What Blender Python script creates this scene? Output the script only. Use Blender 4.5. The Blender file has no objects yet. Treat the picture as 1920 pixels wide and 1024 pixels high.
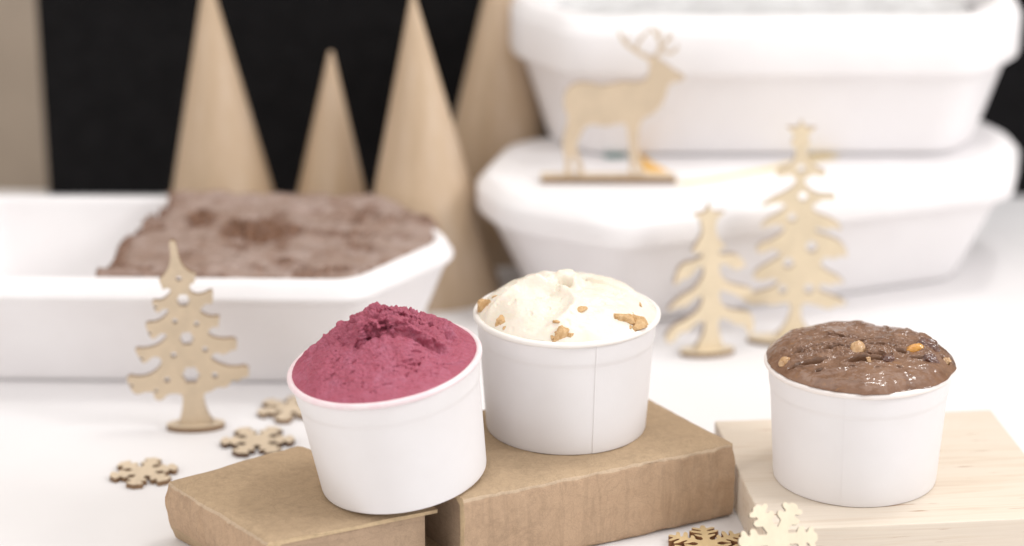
import bpy, bmesh, math, random
import numpy as np
from mathutils import Vector, Matrix, Euler
from mathutils.geometry import tessellate_polygon

CM = 0.01
scene = bpy.context.scene
COL = scene.collection
R = math.radians

# ------------------------------------------------------------------ camera
cam_d = bpy.data.cameras.new("camera")
cam = bpy.data.objects.new("camera", cam_d)
COL.objects.link(cam)
cam.location = (0, 0, 48.8 * CM)
cam.rotation_euler = (R(90 - 19), 0, 0)
cam_d.sensor_width = 36
cam_d.lens = 36 * 4500 / 1920
cam_d.clip_start = 0.02
cam_d.clip_end = 50
cam_d.dof.use_dof = True
cam_d.dof.focus_distance = 111.0 * CM
cam_d.dof.aperture_fstop = 3.5
cam_d.dof.aperture_blades = 0
scene.camera = cam

# ------------------------------------------------------------------ light
world = bpy.data.worlds.new("World")
scene.world = world
world.use_nodes = True
bg = world.node_tree.nodes["Background"]
bg.inputs[0].default_value = (1.0, 0.978, 0.962, 1)
bg.inputs[1].default_value = 0.62


def area(name, loc, target, sx, sy, power, col):
    d = bpy.data.lights.new(name, 'AREA')
    d.shape = 'RECTANGLE'
    d.size, d.size_y = sx, sy
    d.energy = power
    d.color = col
    o = bpy.data.objects.new(name, d)
    COL.objects.link(o)
    o.location = Vector(loc)
    o.rotation_euler = (Vector(target) - Vector(loc)).to_track_quat('-Z', 'Y').to_euler()
    return o


area("ceiling_softbox", (0.20, 1.75, 1.75), (0.10, 1.40, 0), 2.2, 1.6, 9.0, (1.0, 0.985, 0.97))
area("window_right", (1.35, 0.70, 1.0), (0.12, 1.35, 0.08), .40, .50, 8.5, (0.985, 0.985, 1.0))
area("added_glint_light", (0.55, 1.32, 1.7), (0.08, 1.1, 0.05), .30, .22, 4.5, (1.0, 0.99, 0.97))  # added small overhead light for glints on the glossy gelato, no real fixture
area("window_back", (-0.75, 2.9, 1.15), (0.05, 1.1, 0.05), .6, .35, 8.0, (1.0, 0.99, 0.98))
area("added_fill_left", (-1.2, 0.1, 0.8), (0.0, 1.1, 0.05), 0.9, 0.9, 4.0, (1.0, 0.95, 0.90))  # added warm fill from the front left, not an actual window

scene.view_settings.view_transform = 'Standard'
scene.view_settings.look = 'None'
scene.view_settings.exposure = 0.52
scene.view_settings.gamma = 1.0
try:
    scene.cycles.use_denoising = True
    scene.cycles.max_bounces = 8
    scene.cycles.diffuse_bounces = 4
    scene.cycles.caustics_reflective = False
    scene.cycles.caustics_refractive = False
except Exception:
    pass

# ------------------------------------------------------------------ numpy noise
def _hash(ix, iy, iz, seed):
    h = (ix.astype(np.int64) * 374761393 + iy.astype(np.int64) * 668265263 + iz.astype(np.int64) * 2147483647 + seed * 1274126177) & 0xffffffff
    h = ((h ^ (h >> 13)) * 1274126177) & 0xffffffff
    h = h ^ (h >> 16)
    return (h & 0xffff) / 32767.5 - 1.0


def noise(x, y, z=0.0, seed=0):
    x = np.asarray(x, float); y = np.asarray(y, float); z = np.zeros_like(x) + z
    ix, iy, iz = np.floor(x), np.floor(y), np.floor(z)
    fx, fy, fz = x - ix, y - iy, z - iz
    q = lambda t: t * t * t * (t * (t * 6 - 15) + 10)
    u, v, w = q(fx), q(fy), q(fz)
    r = 0
    for a in (0, 1):
        for b in (0, 1):
            for c in (0, 1):
                r = r + _hash(ix + a, iy + b, iz + c, seed) * (u if a else 1 - u) * (v if b else 1 - v) * (w if c else 1 - w)
    return r


def fbm(x, y, z=0.0, oct=4, seed=0, gain=0.5, lac=2.03):
    s, a, f = 0, 1.0, 1.0
    for k in range(oct):
        s = s + a * noise(x * f + 17.3 * k, y * f - 9.1 * k, np.asarray(z) * f + 3.7 * k, seed + k)
        a *= gain; f *= lac
    return s


def sstep(a, b, x):
    t = np.clip((x - a) / (b - a), 0, 1)
    return t * t * (3 - 2 * t)


# ------------------------------------------------------------------ object helpers
def tag(o, label=None, cat=None, group=None, kind=None):
    if label: o["label"] = label
    if cat: o["category"] = cat
    if group: o["group"] = group
    if kind: o["kind"] = kind
    return o


def empty(name, loc, rot=(0, 0, 0)):
    o = bpy.data.objects.new(name, None)
    o.empty_display_size = 0.02
    COL.objects.link(o)
    o.location = Vector(loc) * CM
    o.rotation_euler = rot
    return o


def obj(name, verts, faces, mats, parent=None, loc=(0, 0, 0), rot=(0, 0, 0), smooth=True, mi=None, auto=None):
    me = bpy.data.meshes.new(name)
    v = np.asarray(verts, float) * CM
    me.from_pydata(v.tolist(), [], [tuple(int(i) for i in f) for f in faces])
    for m in (mats if isinstance(mats, (list, tuple)) else [mats]):
        me.materials.append(m)
    if mi is not None:
        me.polygons.foreach_set("material_index", np.asarray(mi, np.int32))
    me.polygons.foreach_set("use_smooth", np.full(len(me.polygons), bool(smooth)))
    me.update()
    bm = bmesh.new(); bm.from_mesh(me)
    bmesh.ops.recalc_face_normals(bm, faces=bm.faces)
    if auto:
        for e in bm.edges:
            if len(e.link_faces) == 2 and e.calc_face_angle(0) > auto:
                e.smooth = False
    bm.to_mesh(me); bm.free()
    o = bpy.data.objects.new(name, me)
    COL.objects.link(o)
    o.location = Vector(loc) * CM
    o.rotation_euler = rot
    if parent: o.parent = parent
    return o


def lathe(profile, n=96, rfun=None):
    """closed surface of revolution from (r, z) points; ends at r=0 are welded by tiny rings"""
    v, f = [], []
    m = len(profile)
    for j in range(n):
        a = 2 * math.pi * j / n
        for k, (r, z) in enumerate(profile):
            rr, zz = (r, z) if rfun is None else rfun(r, z, a, k)
            v.append((rr * math.cos(a), rr * math.sin(a), zz))
    for j in range(n):
        j2 = (j + 1) % n
        for k in range(m - 1):
            f.append((j * m + k, j2 * m + k, j2 * m + k + 1, j * m + k + 1))
    return v, f


def chaikin(p, it=2):
    p = [tuple(q) for q in p]
    for _ in range(it):
        o = []
        for i in range(len(p)):
            a, b = p[i], p[(i + 1) % len(p)]
            o.append((a[0] * .75 + b[0] * .25, a[1] * .75 + b[1] * .25))
            o.append((a[0] * .25 + b[0] * .75, a[1] * .25 + b[1] * .75))
        p = o
    return p


def extrude(loops, th):
    """flat cut-out: outer loop and holes in x,y; thickness th in z (0..th). returns verts, faces, material index (1 = cut edge)"""
    pts = [Vector((x, y, 0)) for lp in loops for (x, y) in lp]
    tri = tessellate_polygon([[Vector((x, y, 0)) for (x, y) in lp] for lp in loops])
    n = len(pts)
    v = [(p.x, p.y, 0) for p in pts] + [(p.x, p.y, th) for p in pts]
    f = [tuple(reversed(t)) for t in tri] + [tuple(i + n for i in t) for t in tri]
    mi = [0] * len(f)
    b = 0
    for lp in loops:
        k = len(lp)
        for i in range(k):
            j = (i + 1) % k
            f.append((b + i, b + j, n + b + j, n + b + i)); mi.append(1)
        b += k
    return v, f, mi


def circle(cx, cy, r, n=18, wob=0.0, lobes=6):
    return [(cx + r * (1 + wob * math.cos(lobes * 2 * math.pi * i / n)) * math.cos(2 * math.pi * i / n),
             cy + r * (1 + wob * math.cos(lobes * 2 * math.pi * i / n)) * math.sin(2 * math.pi * i / n)) for i in range(n)]


def rounded_box(sx, sy, sz, r, n=14, jitter=0.0, seed=0, fr=1.0):
    """box centred in x,y, z from 0 to sz, with rounded edges"""
    v, f, idx = [], [], {}
    h = np.array((sx, sy, sz)) / 2
    def dens(t, hh):
        # put extra points close to the edge
        return t
    def add(p):
        key = tuple(np.round(p, 5))
        if key not in idx:
            idx[key] = len(v)
            q = np.clip(p, -h + r, h - r)
            d = p - q
            L = np.linalg.norm(d)
            if L > 1e-9: q = q + d / L * r
            else: q = p
            v.append(q + np.array((0, 0, h[2])))
        return idx[key]
    def ticks(hh):
        inner = list(np.linspace(-hh + r, hh - r, n))
        e = [hh - r + r * k / 4 for k in range(1, 5)]
        return [-x for x in reversed(e)] + inner + e
    T = [ticks(x) for x in h]
    for ax in range(3):
        a, b = (ax + 1) % 3, (ax + 2) % 3
        for sgn in (-1, 1):
            g = {}
            for i, x in enumerate(T[a]):
                for j, y in enumerate(T[b]):
                    p = np.zeros(3); p[ax] = sgn * h[ax]; p[a] = x; p[b] = y
                    g[i, j] = add(p)
            for i in range(len(T[a]) - 1):
                for j in range(len(T[b]) - 1):
                    q = (g[i, j], g[i + 1, j], g[i + 1, j + 1], g[i, j + 1])
                    f.append(q if sgn > 0 else q[::-1])
    v = np.array(v)
    if jitter:
        for k in range(3):
            v[:, k] += jitter * fbm(v[:, 0] * fr, v[:, 1] * fr, v[:, 2] * fr, 3, seed + 11 * k)
    return v, f


# ------------------------------------------------------------------ materials
def new_mat(name):
    m = bpy.data.materials.new(name)
    m.use_nodes = True
    nt = m.node_tree
    b = nt.nodes["Principled BSDF"]
    return m, nt, b


def N(nt, typ, **kw):
    n = nt.nodes.new(typ)
    for k, v in kw.items():
        if k.startswith("i_"):
            n.inputs[k[2:].replace("_", " ")].default_value = v
        else:
            setattr(n, k, v)
    return n


def coords(nt, scale=(1, 1, 1), rot=(0, 0, 0)):
    tc = N(nt, 'ShaderNodeTexCoord')
    mp = N(nt, 'ShaderNodeMapping')
    mp.inputs['Scale'].default_value = tuple(100 * s for s in scale)   # object units in cm
    mp.inputs['Rotation'].default_value = rot
    nt.links.new(tc.outputs['Object'], mp.inputs['Vector'])
    return mp.outputs['Vector']


def ntex(nt, vec, scale, detail=4, rough=.55, dist=0.0):
    n = N(nt, 'ShaderNodeTexNoise')
    n.inputs['Scale'].default_value = scale
    n.inputs['Detail'].default_value = detail
    n.inputs['Roughness'].default_value = rough
    n.inputs['Distortion'].default_value = dist
    nt.links.new(vec, n.inputs['Vector'])
    return n.outputs['Fac']


def ramp(nt, fac, stops):
    r = N(nt, 'ShaderNodeValToRGB')
    e = r.color_ramp.elements
    while len(e) < len(stops): e.new(0.5)
    for k, (p, c) in enumerate(stops):
        e[k].position = p
        e[k].color = (c[0], c[1], c[2], 1) if not isinstance(c, (int, float)) else (c, c, c, 1)
    nt.links.new(fac, r.inputs['Fac'])
    return r.outputs['Color']


def mix(nt, fac, a, b, mode='MIX'):
    m = N(nt, 'ShaderNodeMix', data_type='RGBA', blend_type=mode)
    for s, val in ((m.inputs[0], fac), (m.inputs[6], a), (m.inputs[7], b)):
        if isinstance(val, (int, float)): s.default_value = val
        elif isinstance(val, tuple): s.default_value = (val[0], val[1], val[2], 1)
        else: nt.links.new(val, s)
    return m.outputs[2]


def bump(nt, b, h, strength=.3, dist=.01):
    n = N(nt, 'ShaderNodeBump')
    n.inputs['Strength'].default_value = strength
    n.inputs['Distance'].default_value = dist * CM
    nt.links.new(h, n.inputs['Height'])
    nt.links.new(n.outputs['Normal'], b.inputs['Normal'])
    return n


def m_paper():
    m, nt, b = new_mat("cup_paper")
    v = coords(nt)
    n1 = ntex(nt, v, .35, 3); n2 = ntex(nt, v, 14, 3)
    c = ramp(nt, n1, [(.3, (.745, .72, .72)), (.7, (.775, .755, .76))])
    nt.links.new(c, b.inputs['Base Color'])
    b.inputs['Roughness'].default_value = .5
    b.inputs['Specular IOR Level'].default_value = .35
    bump(nt, b, n2, .25, .012)
    return m


def m_rim(stain, amount, z0=5.3):
    m, nt, b = new_mat("cup_rim_paper")
    v = coords(nt)
    n = ntex(nt, v, 1.3, 5, .65)
    f = ramp(nt, n, [(.35, amount * .35), (.75, amount)])
    c = mix(nt, f, (.83, .80, .79), stain)
    nt.links.new(c, b.inputs['Base Color'])
    b.inputs['Roughness'].default_value = .42
    return m


def m_foam():
    m, nt, b = new_mat("white_foam")
    v = coords(nt)
    vo = N(nt, 'ShaderNodeTexVoronoi'); vo.inputs['Scale'].default_value = 3.2
    nt.links.new(v, vo.inputs['Vector'])
    n = ntex(nt, v, .25, 3)
    c = ramp(nt, n, [(.3, (.81, .785, .79)), (.7, (.85, .83, .835))])
    nt.links.new(c, b.inputs['Base Color'])
    b.inputs['Roughness'].default_value = .5
    bump(nt, b, vo.outputs['Distance'], .25, .03)
    return m


def m_kraft(name="kraft_paper", base=(.445, .322, .205), streak=0.0, axis=(1, 1, 1)):
    m, nt, b = new_mat(name)
    v = coords(nt)
    big = ntex(nt, v, .28, 4, .6)
    mid = ntex(nt, v, 3.0, 5, .7)
    fine = ntex(nt, v, 22, 4, .75)
    d = tuple(x * .84 for x in base); l = tuple(min(1, x * 1.13) for x in base)
    c = ramp(nt, big, [(.3, d), (.72, l)])
    f = ramp(nt, mid, [(.35, .0), (.7, 1)])
    c = mix(nt, f, c, tuple(x * 1.1 for x in base))
    c = mix(nt, .75, c, ramp(nt, fine, [(.3, .66), (.5, .94), (.72, 1.10)]), 'MULTIPLY')
    # dark fibre specks
    sp = ntex(nt, v, 9, 6, .8)
    c = mix(nt, ramp(nt, sp, [(.62, 0), (.70, .6)]), c, tuple(x * .5 for x in base))
    wr = ntex(nt, coords(nt, (.8, .8, .8)), 1.1, 5, .6, 1.2)
    h = mix(nt, .55, fine, ramp(nt, wr, [(.40, 0), (.50, 1), (.60, 0)]))
    c = mix(nt, ramp(nt, wr, [(.47, 0), (.50, .30), (.53, 0)]), c, tuple(x * .62 for x in base))
    if streak:
        vs = coords(nt, axis)
        st = ntex(nt, vs, 1.0, 6, .62, .4)
        c = mix(nt, ramp(nt, st, [(.54, 0), (.60, streak), (.66, 0)]), c, tuple(x * .55 for x in base))
        c = mix(nt, ramp(nt, st, [(.30, streak * .8), (.40, 0)]), c, tuple(min(1, x * 1.3) for x in base))
        h = mix(nt, .6, fine, st)
    nt.links.new(c, b.inputs['Base Color'])
    b.inputs['Roughness'].default_value = .78
    b.inputs['Specular IOR Level'].default_value = .25
    bump(nt, b, h, .45, .035)
    return m


def m_cone():
    m, nt, b = new_mat("cone_card")
    v = coords(nt, (1.5, 1.5, .06))
    n = ntex(nt, v, .6, 5, .65)
    c = ramp(nt, n, [(.28, (.47, .345, .225)), (.5, (.52, .385, .26)), (.72, (.57, .445, .33))])
    nt.links.new(c, b.inputs['Base Color'])
    b.inputs['Roughness'].default_value = .45
    return m


def m_wood(name, base, scale=(.12, 1.6, 1.6), contrast=.12, rough=.5):
    m, nt, b = new_mat(name)
    v = coords(nt, scale)
    n = ntex(nt, v, 1.4, 6, .6, .6)
    fine = ntex(nt, coords(nt, (scale[0] * 2, scale[1] * 6, scale[2] * 6)), 3.0, 4, .7)
    d = tuple(x * (1 - contrast) for x in base); l = tuple(min(1, x * (1 + contrast)) for x in base)
    c = ramp(nt, n, [(.28, d), (.48, base), (.58, l), (.74, base)])
    c = mix(nt, .6, c, ramp(nt, fine, [(.3, .9), (.7, 1.04)]), 'MULTIPLY')
    nt.links.new(c, b.inputs['Base Color'])
    b.inputs['Roughness'].default_value = rough
    b.inputs['Specular IOR Level'].default_value = .3
    bump(nt, b, fine, .12, .01)
    return m


def m_pine():
    m, nt, b = new_mat("pine_board_wood")
    base = (.68, .585, .475)
    v = coords(nt, (.05, .9, 1.3))
    n = ntex(nt, v, 1.5, 7, .62, 1.2)
    fine = ntex(nt, coords(nt, (.25, 9, 9)), 1.6, 4, .7)
    c = ramp(nt, n, [(.25, (.61, .49, .385)), (.40, base), (.52, (.715, .63, .53)), (.62, (.70, .61, .505)), (.78, (.64, .53, .425))])
    c = mix(nt, .7, c, ramp(nt, fine, [(.3, .93), (.7, 1.03)]), 'MULTIPLY')
    # thin dark resin flecks
    fl = ntex(nt, coords(nt, (.30, 3.2, 5)), 1.0, 3, .6)
    c = mix(nt, ramp(nt, fl, [(.66, 0), (.72, .75)]), c, (.36, .19, .10))
    nt.links.new(c, b.inputs['Base Color'])
    b.inputs['Roughness'].default_value = .5
    bump(nt, b, fine, .12, .012)
    return m


def m_plain(name, col, rough=.6, nscale=1.5, var=.08, bs=0.0):
    m, nt, b = new_mat(name)
    v = coords(nt)
    n = ntex(nt, v, nscale, 5, .6)
    c = ramp(nt, n, [(.3, tuple(x * (1 - var) for x in col)), (.7, tuple(min(1, x * (1 + var)) for x in col))])
    nt.links.new(c, b.inputs['Base Color'])
    b.inputs['Roughness'].default_value = rough
    if bs: bump(nt, b, n, bs, .05)
    return m


def m_sorbet():
    m, nt, b = new_mat("berry_sorbet")
    v = coords(nt)
    n = ntex(nt, v, 1.1, 5, .65)
    f = ntex(nt, v, 16, 5, .75)
    st = ntex(nt, coords(nt, (1.2, 3.2, 3.2), (0, 0, R(14))), 2.4, 5, .65)
    c = ramp(nt, n, [(.28, (.345, .066, .105)), (.52, (.40, .092, .145)), (.74, (.44, .135, .205))])
    c = mix(nt, ramp(nt, st, [(.34, .75), (.46, 0)]), c, (.34, .055, .09))
    c = mix(nt, .8, c, ramp(nt, f, [(.3, .72), (.7, 1.18)]), 'MULTIPLY')
    nt.links.new(c, b.inputs['Base Color'])
    b.inputs['Roughness'].default_value = .5
    b.inputs['Specular IOR Level'].default_value = .45
    b.inputs['Subsurface Weight'].default_value = .12
    b.inputs['Subsurface Scale'].default_value = .0012
    b.inputs['Subsurface Radius'].default_value = (1, .3, .35)
    bump(nt, b, mix(nt, .5, f, st), .9, .06)
    return m


def m_vanilla():
    m, nt, b = new_mat("cream_gelato")
    v = coords(nt)
    n = ntex(nt, v, .8, 5, .6)
    st = ntex(nt, coords(nt, (1, 3.5, 3), (0, 0, R(25))), 2.2, 6, .65)
    fine = ntex(nt, v, 11, 5, .7)
    c = ramp(nt, n, [(.3, (.76, .685, .56)), (.7, (.81, .755, .67))])
    sp = ntex(nt, v, 7, 6, .8)
    c = mix(nt, ramp(nt, sp, [(.69, 0), (.74, .45)]), c, (.62, .45, .29))
    ex = ntex(nt, coords(nt, (1, 1, 1)), 13, 2, .5)
    c = mix(nt, ramp(nt, ex, [(.76, 0), (.79, .6)]), c, (.20, .13, .08))
    nt.links.new(c, b.inputs['Base Color'])
    b.inputs['Roughness'].default_value = .38
    b.inputs['Subsurface Weight'].default_value = .2
    b.inputs['Subsurface Scale'].default_value = .0015
    bump(nt, b, mix(nt, .45, fine, st), .3, .03)
    return m


def m_choc():
    m, nt, b = new_mat("chocolate_gelato_glossy")
    v = coords(nt)
    n = ntex(nt, v, .9, 5, .6, .8)
    st = ntex(nt, coords(nt, (1.2, 2.6, 2.6), (0, 0, R(-20))), 1.6, 5, .6, .8)
    fine = ntex(nt, v, 9, 5, .7)
    c = ramp(nt, n, [(.28, (.115, .053, .027)), (.5, (.19, .10, .060)), (.75, (.25, .147, .096))])
    c = mix(nt, ramp(nt, st, [(.58, 0), (.70, .8)]), c, (.25, .125, .055))
    nt.links.new(c, b.inputs['Base Color'])
    b.inputs['Roughness'].default_value = .42
    b.inputs['Specular IOR Level'].default_value = .1
    b.inputs['Coat Weight'].default_value = .8
    b.inputs['Coat Roughness'].default_value = .03
    bump(nt, b, mix(nt, .5, st, ntex(nt, v, 3.2, 4, .6, .6)), .42, .09)
    return m


def m_tubgelato():
    m, nt, b = new_mat("chocolate_gelato_frozen")
    v = coords(nt)
    n = ntex(nt, v, .45, 5, .62, .5)
    f = ntex(nt, v, 3.5, 5, .7)
    c = ramp(nt, n, [(.25, (.21, .12, .08)), (.42, (.285, .195, .155)), (.6, (.35, .262, .225)), (.78, (.29, .19, .155))])
    c = mix(nt, .5, c, ramp(nt, f, [(.3, .78), (.7, 1.12)]), 'MULTIPLY')
    # rough darker scooped patches come from an attribute stored on the mesh (where the surface is torn)
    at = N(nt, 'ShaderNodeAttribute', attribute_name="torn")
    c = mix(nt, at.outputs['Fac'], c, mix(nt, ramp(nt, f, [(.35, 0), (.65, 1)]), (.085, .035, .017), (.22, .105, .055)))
    nt.links.new(c, b.inputs['Base Color'])
    b.inputs['Roughness'].default_value = .42
    bump(nt, b, f, .5, .08)
    return m


def m_cookie():
    m, nt, b = new_mat("cookie_crumb")
    v = coords(nt)
    n = ntex(nt, v, 5, 5, .7)
    c = ramp(nt, n, [(.30, (.30, .145, .05)), (.42, (.54, .33, .145)), (.58, (.62, .41, .21)), (.74, (.74, .55, .32))])
    sp = ntex(nt, v, 12, 3, .6)
    c = mix(nt, ramp(nt, sp, [(.66, 0), (.72, .8)]), c, (.16, .07, .03))
    nt.links.new(c, b.inputs['Base Color'])
    b.inputs['Roughness'].default_value = .7
    bump(nt, b, n, .7, .05)
    return m


def m_nut(name, a, c2, rough=.3, coat=.5):
    m, nt, b = new_mat(name)
    v = coords(nt)
    n = ntex(nt, v, 3.5, 4, .6)
    nt.links.new(ramp(nt, n, [(.3, a), (.65, c2)]), b.inputs['Base Color'])
    b.inputs['Roughness'].default_value = rough
    b.inputs['Coat Weight'].default_value = coat
    b.inputs['Coat Roughness'].default_value = .08
    return m


PAPER = m_paper(); FOAM = m_foam(); CONE = m_cone()
KRAFT = m_kraft(); KRAFT_SIDE = m_kraft("kraft_spine", (.465, .322, .212), .26, (1.5, 1.5, .13))
PAGES = m_kraft("page_block_paper", (.42, .30, .205), .25, (.2, .2, 5))
EDGEK = m_plain("worn_card_edge", (.55, .41, .25), .8, 3, .15)
BIRCH = m_wood("birch_ply_face", (.61, .495, .36), (.5, .12, .5), .06)
BIRCH_PALE = m_wood("birch_ply_pale", (.78, .69, .53), (.5, .12, .5), .05)
BURNT = m_wood("laser_cut_edge", (.22, .135, .075), (.5, .5, 3), .2)
BIRCH_WARM = m_wood("birch_ply_warm", (.75, .635, .46), (.5, .12, .5), .05)
BURNT_DARK = m_wood("laser_cut_edge_dark", (.11, .06, .035), (.5, .5, 3), .25)
PINE = m_pine()
TABLE = m_plain("table_white", (.765, .745, .745), .55, .15, .015)
BLACK = m_plain("black_card", (.0085, .008, .0085), .85, .8, .25)
BLACK.node_tree.nodes["Principled BSDF"].inputs["Specular IOR Level"].default_value = .08
WALLM = m_plain("taupe_wall", (.41, .335, .265), .8, .12, .14)
SORBET = m_sorbet(); VANILLA = m_vanilla(); CHOC = m_choc(); TUBG = m_tubgelato()
COOKIE = m_cookie()
NUT = m_nut("peanut", (.40, .21, .085), (.58, .38, .20))
NUT_AMBER = m_nut("caramel_nut", (.50, .20, .02), (.62, .29, .04), .2, 1)
DARKCHOC = m_nut("dark_chocolate", (.075, .026, .016), (.14, .055, .034), .2, 1)

# ------------------------------------------------------------------ setting
tb_v, tb_f = rounded_box(190, 160, 3, .4, 8)
o = obj("table_surface", tb_v, tb_f, TABLE, loc=(0, 79.5, -3)); tag(o, kind="structure")
o = obj("wall", [(-300, 186, -110), (300, 186, -110), (300, 186, 160), (-300, 186, 160), (-300, 196, -110), (300, 196, -110), (300, 196, 160), (-300, 196, 160)],
        [(0, 1, 2, 3), (5, 4, 7, 6), (4, 0, 3, 7), (1, 5, 6, 2), (3, 2, 6, 7), (4, 5, 1, 0)], WALLM, smooth=False); tag(o, kind="structure")
o = obj("floor", [(-300, -150, -75), (300, -150, -75), (300, 186, -75), (-300, 186, -75)], [(0, 1, 2, 3)], WALLM, smooth=False); tag(o, kind="structure")
bd_v, bd_f = rounded_box(84, 1.0, 26, .15, 6)
o = obj("backdrop_board", bd_v, bd_f, BLACK, loc=(-31.9 + 42, 158.4, 0))
tag(o, "plain black board standing behind the cones and foam tubs", "board")

# ------------------------------------------------------------------ kraft cones
def cone(name, base, apex, r, label, tilt=0):
    h = apex[2]
    n, m = 72, 26
    v, f = [], []
    for k in range(m + 1):
        t = k / m
        rr = r * (1 - t) + .12 * t
        for j in range(n):
            a = 2 * math.pi * j / n
            # wrapped sheet: a small step where the card overlaps
            ro = rr + .035 * (1 - j / n)
            v.append(((apex[0] - base[0]) * t + ro * math.cos(a + 1.0), (apex[1] - base[1]) * t + ro * math.sin(a + 1.0), h * t))
    for k in range(m):
        for j in range(n):
            j2 = (j + 1) % n
            f.append((k * n + j, k * n + j2, (k + 1) * n + j2, (k + 1) * n + j))
    f.append(tuple(m * n + j for j in range(n)))
    f.append(tuple(reversed(range(n))))
    o = obj(name, v, f, CONE, loc=base, auto=R(50))
    tag(o, label, "cone", "kraft card cones in front of the black board")
    return o

cone("paper_cone", (-17.9, 143.4, 0), (-18.5, 143.4, 18.6), 4.2, "tall kraft card cone standing behind the chocolate gelato tub, farthest from the stacked tubs")
cone("paper_cone", (-11.4, 143.6, 0), (-11.1, 143.6, 13.7), 3.15, "smallest kraft card cone, with its whole tip showing, between two tall cones")
cone("paper_cone", (-5.1, 138.9, 0), (-5.85, 139.2, 18.2), 4.45, "tall kraft card cone in front of another, its base showing beside the open tub's corner")
cone("paper_cone", (-.9, 147.6, 0), (-.6, 147.6, 20.6), 4.7, "tall kraft card cone partly hidden behind the stack of two foam tubs")

# ------------------------------------------------------------------ foam tubs
def octagon(L, W, ca, cb, inset, fil, nf=6):
    """stretched octagon, edges moved inward by inset, corners filleted. chamfer ca along x, cb along y"""
    hx, hy = L / 2, W / 2
    p = [(hx, -hy + cb), (hx, hy - cb), (hx - ca, hy), (-hx + ca, hy), (-hx, hy - cb), (-hx, -hy + cb), (-hx + ca, -hy), (hx - ca, -hy)]
    n = len(p)
    lines = []
    for i in range(n):
        a, b = Vector(p[i]), Vector(p[(i + 1) % n])
        d = (b - a).normalized(); nn = Vector((-d.y, d.x))
        lines.append((a + nn * inset, d))
    q = []
    for i in range(n):
        a, d = lines[i - 1]; b, e = lines[i]
        den = d.x * e.y - d.y * e.x
        t = ((b - a).x * e.y - (b - a).y * e.x) / den
        q.append(a + d * t)
    out = []
    for i in range(n):
        a, b, c = q[i - 1], q[i], q[(i + 1) % n]
        f1 = min(fil, (a - b).length * .45); f2 = min(fil, (c - b).length * .45)
        s, e = b + (a - b).normalized() * f1, b + (c - b).normalized() * f2
        for k in range(nf + 1):
            t = k / nf
            out.append(s * (1 - t) ** 2 + b * 2 * t * (1 - t) + e * t * t)
    return out


def loft(rings):
    n = len(rings[0]); v, f = [], []
    for ring in rings: v.extend(ring)
    for k in range(len(rings) - 1):
        for j in range(n):
            j2 = (j + 1) % n
            f.append((k * n + j, k * n + j2, (k + 1) * n + j2, (k + 1) * n + j))
    f.append(tuple(reversed(range(n))))
    f.append(tuple((len(rings) - 1) * n + j for j in range(n)))
    return v, f


def tub_mesh(L, W, ca, cb, h, lip=2.2, taper=1.7, lipw=.75, wall=1.5, fil=1.5):
    # (inset, z) from the base outside, over the lip, down the inside
    prof = [(lipw + taper + .5, 0), (lipw + taper + .12, .12), (lipw + taper, .45), (lipw + .05, h - lip - .18), (lipw - .08, h - lip - .04), (.35, h - lip + .02),
            (.08, h - lip + .2), (0.0, h - lip + .5), (0, h - 1.0), (.06, h - .85), (.34, h - .30), (.48, h - .10), (.66, h), (wall - .25, h), (wall - .05, h - .08), (wall, h - .3), (wall + taper * .8, 1.5), (wall + taper * .8 + .5, 1.1)]
    rings = []
    for ins, z in prof:
        rings.append([(p.x, p.y, z) for p in octagon(L, W, ca, cb, ins, fil)])
    return loft(rings)


# left, open tub
tubL = empty("foam_tub", (-19.8, 128.8, 0), (0, 0, R(-1.5)))
tag(tubL, "open white foam tub half filled with chocolate gelato, behind the lone pine ornament", "tub", "white foam gelato tubs")
v, f = tub_mesh(33, 16.2, 4.6, 7.1, 6.7, 1.35, 1.95, .42, 1.1, 1.2)
obj("tub_body", v, f, FOAM, tubL, auto=R(60))

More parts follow.
